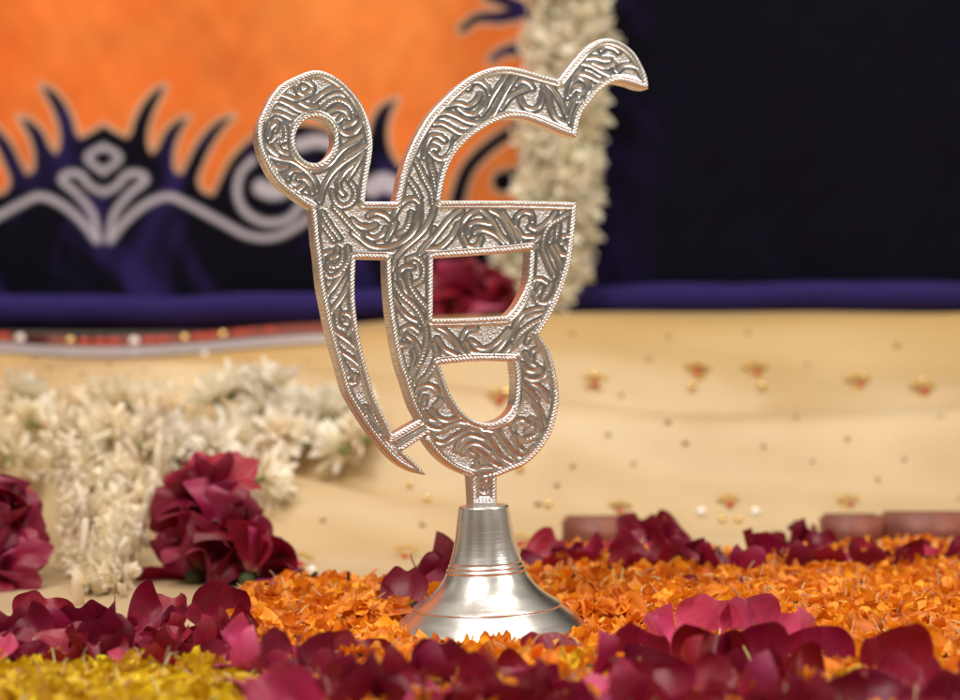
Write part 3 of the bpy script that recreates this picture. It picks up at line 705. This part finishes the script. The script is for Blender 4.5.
# marigold florets: a numpy scatter; the nearest ones of the top layer become objects, the rest one mass
def marigold_variants(c_tip, c_mid, c_base, seed):
    out = []
    for k in range(8):
        V, Fc, v, u = petal_geo(.0105 * (.8 + .08 * (k % 4)), .0074 * (.85 + .1 * (k % 3)), .35 + .1 * (k % 4), .5 * (-1) ** k * (.4 + .1 * k), .19, seed + k, 8, 6, frill=.045, notch=.05)
        c = np.array(c_mid)[None] * (1 - v[:, None]) + np.array(c_tip)[None] * v[:, None]
        kk = np.clip(1 - v / .22, 0, 1)[:, None]; c = c * (1 - kk * .75) + np.array(c_base)[None] * kk * .75
        c = c * (1 + .10 * np.sin(u * 9 + k))[:, None]
        if k % 4 == 1:      # pale thread at the base of the floret
            path = [(0, -.0052 - t * .0055, .0006 * math.sin(t * 4 + k) + .0012 * t) for t in np.linspace(0, .75, 5)]
            tv, tf = tube(path, [.00024, .00022, .0002, .00018, .00014], 4, caps=False)
            Fc = np.concatenate([Fc, np.array(tf) + len(V)]); V = np.concatenate([V, np.array([tuple(q) for q in tv])])
            c = np.concatenate([c, np.tile(np.array([[.75, .60, .38]]), (len(tv), 1))])
        out.append((V, Fc, np.clip(c, 0, 1)))
    V, Fc, v, u = petal_geo(.009, .0020, .5, .6, .1, seed + 77, 4, 5); out.append((V, Fc, np.tile(np.array([[.055, .045, .015]]), (len(V), 1))))
    return out
def rotm(a, b, c): return np.array(Euler((a, b, c), 'XYZ').to_matrix())
def bed(polys, count, zmax, variants, m_mass, m_one, n_obj, mass_name, mass_label, one_name, labelf, avoid=None, jitter=.24):
    items = []
    for poly, share in polys:
        poly = np.array(poly, float); x0, y0 = poly.min(0); x1, y1 = poly.max(0)
        # uniform over the floor, not over the picture
        gx0 = at(x0, 700, .6).x * 1.8 - .02; ys = [(YH + CAMH * F / D, D) for D in np.linspace(.5, 1.05, 200)]
        k = 0
        while k < count * share:
            D = random.uniform(.50, 1.03); x = random.uniform(-.30, .34)
            z = random.random() ** .8 * zmax
            px, py, _ = project((x, D - D0, 0))
            if not (x0 <= px <= x1 and y0 <= py <= y1): continue
            if poly_sd(np.array([[px, py]]), poly)[0] > random.gauss(0, 3): continue
            if avoid and avoid(x, D - D0, z): continue
            near_ = sstep((math.hypot(x, D - D0 + .01) - .048) / .05) if D < D0 + .01 else 1
            z *= lerp(.08, 1, near_); zz = cloth_z(x, D - D0) + lerp(.0006, .002, near_) + z
            flat = lerp(.15, 1, near_)
            items.append((x, D - D0, zz, z, random.gauss(.2, .6) * flat, random.gauss(0, .6) * flat, random.uniform(0, 6.28), random.uniform(.95, 1.45), random.choice(list(range(8)) * 5 + [8]), random.uniform(-1, 1)))
            k += 1
    items.sort(key=lambda i: (i[1] - (i[3] / zmax) * .22))
    vis = [i for i in items if -10 < project(i[:3])[0] < 970 and project(i[:3])[1] < 698 and i[3] > zmax * .55 and i[8] < 8]
    ones = vis[:n_obj]; os_ = set(id(i) for i in ones)
    meshes = [mesh(one_name, V, Fc, [m_one], col=c) for V, Fc, c in variants]
    for i in ones:
        o = link(one_name, meshes[i[8]]); o.location = i[:3]; o.rotation_euler = i[4:7]; o.scale = (i[7],) * 3
        lab, grp = labelf(project(i[:3])[0], project(i[:3])[1]); tag(o, lab, 'petal', grp)
    AV, AF, AC = [], [], []; b = 0
    for i in items:
        if id(i) in os_: continue
        V, Fc, c = variants[i[8]]
        AV.append(V * i[7] @ rotm(*i[4:7]).T + np.array(i[:3])[None]); AF.append(Fc + b); b += len(V)
        AC.append(np.clip(c * (1 + jitter * i[9]) * np.array([1, 1 + .25 * i[9], 1])[None], 0, 1))
    o = link(mass_name, mesh(mass_name, np.concatenate(AV), np.concatenate(AF), [m_mass], col=np.concatenate(AC)))
    tag(o, mass_label, 'petals', None, 'stuff'); return o
def bell_avoid(x, y, z):
    r = math.hypot(x, y); return r < ((.0430 if y < 0 else .0400) - z * .75)
om = marigold_variants((.86, .31, .012), (.80, .21, .006), (.78, .45, .12), 200)
def olab(px, py):
    if px < 400: return ('ruffled orange marigold petal in the bed left of the bell foot', 'orange petals left of the bell')
    if px < 585: return ('ruffled orange marigold petal lying just in front of the bell foot', 'orange petals before the bell')
    return ('ruffled orange marigold petal in the wide bed right of the bell foot', 'orange petals right of the bell')
bed([([(226,640),(250,606),(300,598),(345,596),(395,606),(440,600),(560,585),(540,568),(620,562),(730,574),(860,562),(1060,556),(1060,790),(300,790),(280,700),(262,660)], 1.0)],
    11500, .0065, om, m_orange, m_orange1, 298, 'marigold_petals', 'thick bed of loose orange marigold petals around the bell foot', 'marigold_petal', olab, bell_avoid)
ym = marigold_variants((.74, .49, .006), (.64, .37, .004), (.65, .5, .12), 300)
bed([([(-140,684),(0,681),(110,679),(210,684),(262,706),(290,790),(-200,790)], 1.0)], 2300, .005, ym, m_yellow, m_yellow, 150, 'yellow_petals', 'bed of loose yellow marigold petals in the lower left corner', 'yellow_petal',
    lambda px, py: ('ruffled yellow marigold petal in the bed at the lower left corner', 'yellow petals of the lower left bed'))
ymesh = [mesh('yellow_petal', V, Fc, [m_yellow], col=c) for V, Fc, c in ym]
for k, (px, py) in enumerate([(478,686),(486,694),(470,690),(538,690),(546,684),(575,668),(568,672),(625,688),(618,692),(842,686),(850,690),(430,686),(372,690)]):
    p = on_cloth(px, py + 26); o = link('yellow_petal', ymesh[k % 8]); o.location = p + Vector((0, 0, .010)); o.rotation_euler = (random.gauss(.6, .4), random.gauss(0, .5), random.random() * 6); o.scale = (1.3,) * 3
    tag(o, 'stray yellow petal caught among the magenta rose petals of the front row', 'petal', 'stray yellow petals')

# ------------------------------------------------------------------ roses (whole heads)
ROSEBIG = []
for k in range(6):
    pink = [.05, .35, .6, .0, .45, .2][k]
    V, Fc, v, u = petal_geo(.033, .044, [.75, .55, .9, .65, .45, .8][k], [.5, .9, -.35, .7, 1.0, .3][k], .10, 140 + k, 16, 14, notch=[.0, .06, .03][k % 3])
    ROSEBIG.append(mesh('petal', V, Fc, [m_rose], col=rose_col(v, u, pink, 60 + k)))
def make_rose(label, group=None):
    r = link('rose', None); tag(r, label, 'rose', group)
    n = 15
    for i in range(n):
        t = i / (n - 1); a = i * 2.39996 + random.uniform(-.25, .25)
        tilt = math.radians(lerp(2, 74, t ** 1.2) + random.uniform(-9, 9)); rad = lerp(.0015, .006, t); s = lerp(.55, 1.0, t ** .6)
        o = link('petal', ROSEBIG[i % 6], r)
        # petal grows along its local y; stand it up, lean it outward, spin it round the axis
        M = Matrix.Rotation(a, 4, 'Z') @ Matrix.Translation((0, rad, lerp(.006, .001, t))) @ Matrix.Rotation(math.pi / 2 - tilt, 4, 'X') @ Matrix.Translation((0, .0155 * s, 0)) @ Matrix.Rotation(math.pi + random.gauss(0, .18), 4, 'Y')
        o.matrix_local = M @ Matrix.Diagonal((s * lerp(.75, 1.05, t), s, s * 1.15, 1))
    V, Fc = ball((0, 0, -.004), .0058, 1, 1, .9, 12, 8)
    link('calyx', mesh('calyx', V, Fc, [m_calyx]), r)
    return r
def place_rose(px, py, D, e, s, label, group=None):
    r = make_rose(label, group); r.location = at(px, py, D); r.rotation_euler = e; r.scale = (s * .84,) * 3
place_rose(210, 505, .885, (.95, -.35, .2), .95, 'magenta rose head topmost in the pile right of the hanging garland')
place_rose(222, 542, .865, (1.15, .15, .9), .98, 'magenta rose head in the middle of the pile right of the hanging garland')
place_rose(252, 578, .845, (1.0, .6, 2.0), .9, 'magenta rose head lowest in the pile, next to the orange petals')
place_rose(196, 576, .855, (1.3, -.4, 3.0), .85, 'shaded magenta rose head at the bottom of the pile beside the garland end')
place_rose(0, 526, .87, (1.0, .5, 1.2), .92, 'magenta rose head upper of the pair at the left edge')
place_rose(-8, 578, .85, (1.2, -.3, .3), .92, 'magenta rose head lower of the pair at the left edge')
place_rose(462, 304, 1.30, (1.1, .1, .4), 1.25, 'red rose head on the cushion seen through the upper window of the emblem')
place_rose(492, 306, 1.29, (1.2, .4, 1.4), .95, 'smaller red rose head under the cream garland, right of another rose')

# ------------------------------------------------------------------ garlands
def flower_mesh(seed, npet, Lg, W, lift, centre=True, tint=(.80, .68, .50)):
    r = random.Random(seed); AV, AF, AC = [], [], []; b = 0
    for k in range(npet):
        q = r.uniform(.75, 1.15)
        V, Fc, v, u = petal_geo(Lg * q, W * r.uniform(.8, 1.2), .35, r.uniform(-.5, .5), .10, seed * 31 + k, 4, 6, notch=0)
        el = lerp(.0, 1.35, (k / npet)) * lift + r.uniform(-.28, .28)
        M = Matrix.Rotation(k * 2.39996 + r.uniform(-.3, .3), 4, 'Z') @ Matrix.Rotation(el, 4, 'X') @ Matrix.Translation((0, Lg * q * .55, 0)) @ Matrix.Rotation(r.uniform(-.5, .5), 4, 'Y')
        M = np.array(M); V = V @ M[:3, :3].T + M[:3, 3]
        AV.append(V); AF.append(Fc + b); b += len(V)
        c = np.array(tint)[None] * (np.array([.86, .80, .62])[None] * (1 - v[:, None]) + v[:, None]) * r.uniform(.9, 1.08); AC.append(c)
    # green calyx and stem behind, yellow heart in front
    for c0, rr_, tz, cc in ([((0, 0, -Lg * .12), Lg * .16, 1.6, (.22, .26, .06))] + ([((0, 0, Lg * .20), Lg * .22, .7, (.62, .40, .08))] if centre else [])):
        V, Fc = ball(c0, rr_, 1, 1, tz, 8, 6); AV.append(np.array([tuple(q) for q in V])); AF.append(np.array(Fc) + b); b += len(V)
        AC.append(np.tile(np.array([cc]), (len(V), 1)))
    return mesh('flower', np.concatenate(AV), np.concatenate(AF), [m_white], col=np.clip(np.concatenate(AC), 0, 1))
FL_open = [flower_mesh(k, 40, .0112, .0038, .9, k % 2 == 0, (.97, .93, .84)) for k in range(4)]
FL_puff = [flower_mesh(20 + k, 30, .0125, .0052, 1.05, False, (1.0, .96, .84)) for k in range(4)]
FL_tan = [flower_mesh(40 + k, 36, .0108, .0040, .95, False, (.98, .90, .74)) for k in range(3)]

g1 = link('flower_garland', None); tag(g1, 'cream flower garland hanging straight down the blanket behind the emblem', 'garland')
ax = catmull([(572,-60),(570,0),(568,60),(562,130),(560,190),(548,250),(534,300)], 4)
pts3 = [at(a, b, DB - .045) for a, b in ax]
link('string', mesh('string', *tube(pts3, .0015, 6), [m_string]), g1)
k = 0
for i in range(94):
    t = (i + .5) / 94; p2 = ax[int(t * (len(ax) - 1))]
    ang = i * 2.39996; rad = lerp(27, 23, t) * random.uniform(.75, 1.05)
    if t > .74: rad *= 1.15
    off = Vector((math.cos(ang), -abs(math.sin(ang)) * .8, 0)) * (rad * DB / F)
    o = link('flower', random.choice(FL_puff), g1); o.location = at(p2[0], p2[1], DB - .045) + off + Vector((0, 0, random.uniform(-.004, .004)))
    dirv = Vector((off.x, off.y - .004, random.uniform(-.01, .012))).normalized()
    o.rotation_euler = dirv.to_track_quat('Z', 'Y').to_euler(); o.scale = (random.uniform(1.15, 1.75),) * 3
for px, py in [(503,268),(512,284),(500,286),(522,272),(516,300),(508,256)]:
    o = link('flower', random.choice(FL_puff), g1); o.location = at(px, py, DB - .06); o.rotation_euler = (1.2, random.uniform(-.5, .5), random.random() * 6); o.scale = (1.25,) * 3

g2 = link('flower_garland', None); tag(g2, 'white flower garland draped along the cushion at the left, with a long tassel of buds', 'garland')
rows = []
for i in range(52):
    px = -60 + i * 8.4 + random.uniform(-6, 6)
    if px < 240: cy, hh = 446 - 8 * math.cos(px * .05), 34
    else: cy, hh = lerp(452, 425, (px - 240) / 140), lerp(46, 34, (px - 240) / 140)
    py = cy + random.uniform(-hh, hh)
    p = on_cloth(px, py); px_ = px
    me = random.choice(FL_open) if (px > 190 or random.random() < .55) and px < 350 else random.choice(FL_tan)
    if 55 < px < 155: me = random.choice(FL_tan)
    o = link('flower', me, g2); o.location = p + Vector((0, -.010 - random.random() * .012, .006 + random.random() * .006))
    o.rotation_euler = (random.gauss(1.0, .35), random.gauss(0, .4), random.random() * 6.28); o.scale = (random.uniform(1.3, 1.8),) * 3
# the tassel: strands of elongated buds
for i in range(47):
    t = (i + .5) / 47; a = random.random()
    px = lerp(lerp(48, 160, a), lerp(84, 130, a), t) ; py = lerp(420, 588, t)
    p = on_cloth(px, py); D = min(p.y + D0, lerp(1.04, .86, t)) - .016 - .020 * math.sin(math.pi * a)
    o = link('flower', random.choice(FL_tan), g2); o.location = at(px, py, D)
    o.rotation_euler = (random.gauss(1.9, .35), random.gauss(0, .5), random.gauss(0, .8)); o.scale = (random.uniform(.95, 1.35),) * 3
for i in range(8):
    a = i / 7; x0 = lerp(40, 166, a) + random.uniform(-4, 4); x1 = lerp(74, 140, a) + random.uniform(-14, 14); y1 = random.uniform(500, 600) if i % 3 else random.uniform(570, 603)
    mb = MB(); nb = int((y1 - 414) / 8.5); core = []
    for k in range(nb):
        t = k / (nb - 1); px = lerp(x0, x1, t ** .8) + 5 * math.sin(t * 5 + i * 1.7); py = lerp(414, y1, t)
        p = on_cloth(px, py); D = p.y + D0
        q = at(px, py, min(D, lerp(1.04, .86, t)) - .010 - .016 * math.sin(math.pi * a) - .012 * random.random())
        rot = (Matrix.Rotation(random.gauss(0, .5), 3, 'Y') @ Matrix.Rotation(random.gauss(.2, .5), 3, 'X'))
        core.append(q)
        mb.add(ball(q, random.uniform(.0017, .0030), 1, 1, random.uniform(2.2, 4.2), 8, 7, rot=rot))
        for _q in range(2):
            V, Fc, v, u = petal_geo(.0095, .0042, .4, random.uniform(-.6, .6), .1, i * 50 + k * 3 + _q, 4, 5, notch=0)
            R_ = np.array(Euler((random.gauss(-1.3, .5), random.gauss(0, .7), random.gauss(0, .8))).to_matrix()); off = rot @ Vector((0, 0, -.004))
            mb.add((V @ R_.T + np.array(q + off)[None], Fc.tolist()))
    mb.add(tube(core, .0016, 6))
    me = mb.mesh('strand', [m_white]); a_ = me.color_attributes.new('col', 'FLOAT_COLOR', 'POINT')
    c = np.ones((len(me.vertices), 4), dtype=np.float32); c[:, :3] = np.array([.92, .80, .61]) * random.uniform(.85, 1.1); a_.data.foreach_set('color', c.ravel())
    link('strand', me, g2)

# ------------------------------------------------------------------ reddish blocks behind the petals
def block(px0, px1, row_top, D, depth, label, rz=0):
    a = at(px0, row_top, D); b = at(px1, row_top, D)
    z0 = cloth_z((a.x + b.x) / 2, a.y) - .001; h = max(.012, a.z - z0); w = (b.x - a.x)
    import bmesh
    bm = bmesh.new(); bmesh.ops.create_cube(bm, size=1); bmesh.ops.scale(bm, vec=(w, depth, h), verts=bm.verts)
    bmesh.ops.bevel(bm, geom=bm.edges[:], offset=.0022, segments=3, affect='EDGES')
    me = bpy.data.meshes.new('block'); bm.to_mesh(me); bm.free(); me.materials.append(m_block)
    for p in me.polygons: p.use_smooth = True
    o = link('block', me); o.location = ((a.x + b.x) / 2, a.y + depth / 2, z0 + h / 2); o.rotation_euler = (0, 0, rz); tag(o, label, 'block')
block(564, 636, 519, .970, .022, 'reddish brown block behind the rose petals just right of the bell', .03)
block(826, 886, 517, .970, .022, 'reddish brown block behind the petals at the right, left one of a touching pair')
block(888, 985, 515, .968, .024, 'reddish brown block cut by the right edge of the picture', -.02)

# ------------------------------------------------------------------ light
w = bpy.data.worlds.new('World'); S.world = w; w.use_nodes = True
nt = w.node_tree; bg = nt.nodes['Background']
tc = nt.nodes.new('ShaderNodeTexCoord'); sx = nt.nodes.new('ShaderNodeSeparateXYZ'); cr = nt.nodes.new('ShaderNodeValToRGB'); mr = nt.nodes.new('ShaderNodeMapRange')
mr.inputs['From Min'].default_value = -1; mr.inputs['From Max'].default_value = 1
nt.links.new(tc.outputs['Generated'], sx.inputs[0]); nt.links.new(sx.outputs['Z'], mr.inputs['Value']); nt.links.new(mr.outputs['Result'], cr.inputs['Fac']); nt.links.new(cr.outputs['Color'], bg.inputs['Color'])
E = cr.color_ramp.elements; E[0].position = .45; E[0].color = (.14, .095, .06, 1); E[1].position = .95; E[1].color = (1.0, .93, .82, 1)
x = E.new(.58); x.color = (.34, .315, .29, 1)
nz = nt.nodes.new('ShaderNodeTexNoise'); nz.inputs['Scale'].default_value = 2.6; nz.inputs['Detail'].default_value = 2  # noise adds bright and dark patches around the scene for the silver to reflect
rz_ = nt.nodes.new('ShaderNodeValToRGB'); rz_.color_ramp.elements[0].position = .42; rz_.color_ramp.elements[1].position = .62
rz_.color_ramp.elements[0].color = (.50, .48, .46, 1); rz_.color_ramp.elements[1].color = (2.1, 2.0, 1.85, 1)
mu_ = nt.nodes.new('ShaderNodeMix'); mu_.data_type = 'RGBA'; mu_.blend_type = 'MULTIPLY'; mu_.inputs['Factor'].default_value = 1
nt.links.new(tc.outputs['Generated'], nz.inputs['Vector']); nt.links.new(nz.outputs['Fac'], rz_.inputs['Fac'])
nt.links.new(cr.outputs['Color'], mu_.inputs['A']); nt.links.new(rz_.outputs['Color'], mu_.inputs['B']); nt.links.new(mu_.outputs['Result'], bg.inputs['Color'])
bg.inputs['Strength'].default_value = .46
def area(name, loc, target, size, power, color):
    l = bpy.data.lights.new(name, 'AREA'); l.shape = 'RECTANGLE'; l.size, l.size_y = size; l.energy = power; l.color = color
    o = link(name, l); o.location = loc; o.rotation_euler = (Vector(target) - Vector(loc)).to_track_quat('-Z', 'Y').to_euler(); return o
area('ceiling_lamp', (-.55, -.75, 1.35), (0, .15, .05), (.5, .5), 17, (1, .95, .88))
area('side_lamp', (1.0, -.55, 1.1), (0, .2, .05), (.4, .6), 10, (1, .93, .84))
area('back_ceiling_lamp', (.0, .25, 1.6), (0, .4, 0.1), (1.2, .5), 13, (1, .94, .86))

# ------------------------------------------------------------------ camera
cam = bpy.data.cameras.new('Camera'); co = link('Camera', cam); S.camera = co
co.location = (CAMX, -D0, CAMH); co.rotation_euler = (math.pi / 2, 0, 0)
cam.sensor_width = 36; cam.lens = F / 960 * 36; cam.shift_y = -(350 - YH) / 960
cam.clip_start = .02; cam.clip_end = 50
cam.dof.use_dof = True; cam.dof.focus_distance = .696; cam.dof.aperture_fstop = 7.4; cam.dof.aperture_blades = 0
S.view_settings.view_transform = 'Standard'; S.view_settings.look = 'None'; S.view_settings.exposure = 0; S.view_settings.gamma = 1
S.cycles.use_denoising = True
print('rose petals', n_rose + len(KEY), 'objects', len(bpy.data.objects))
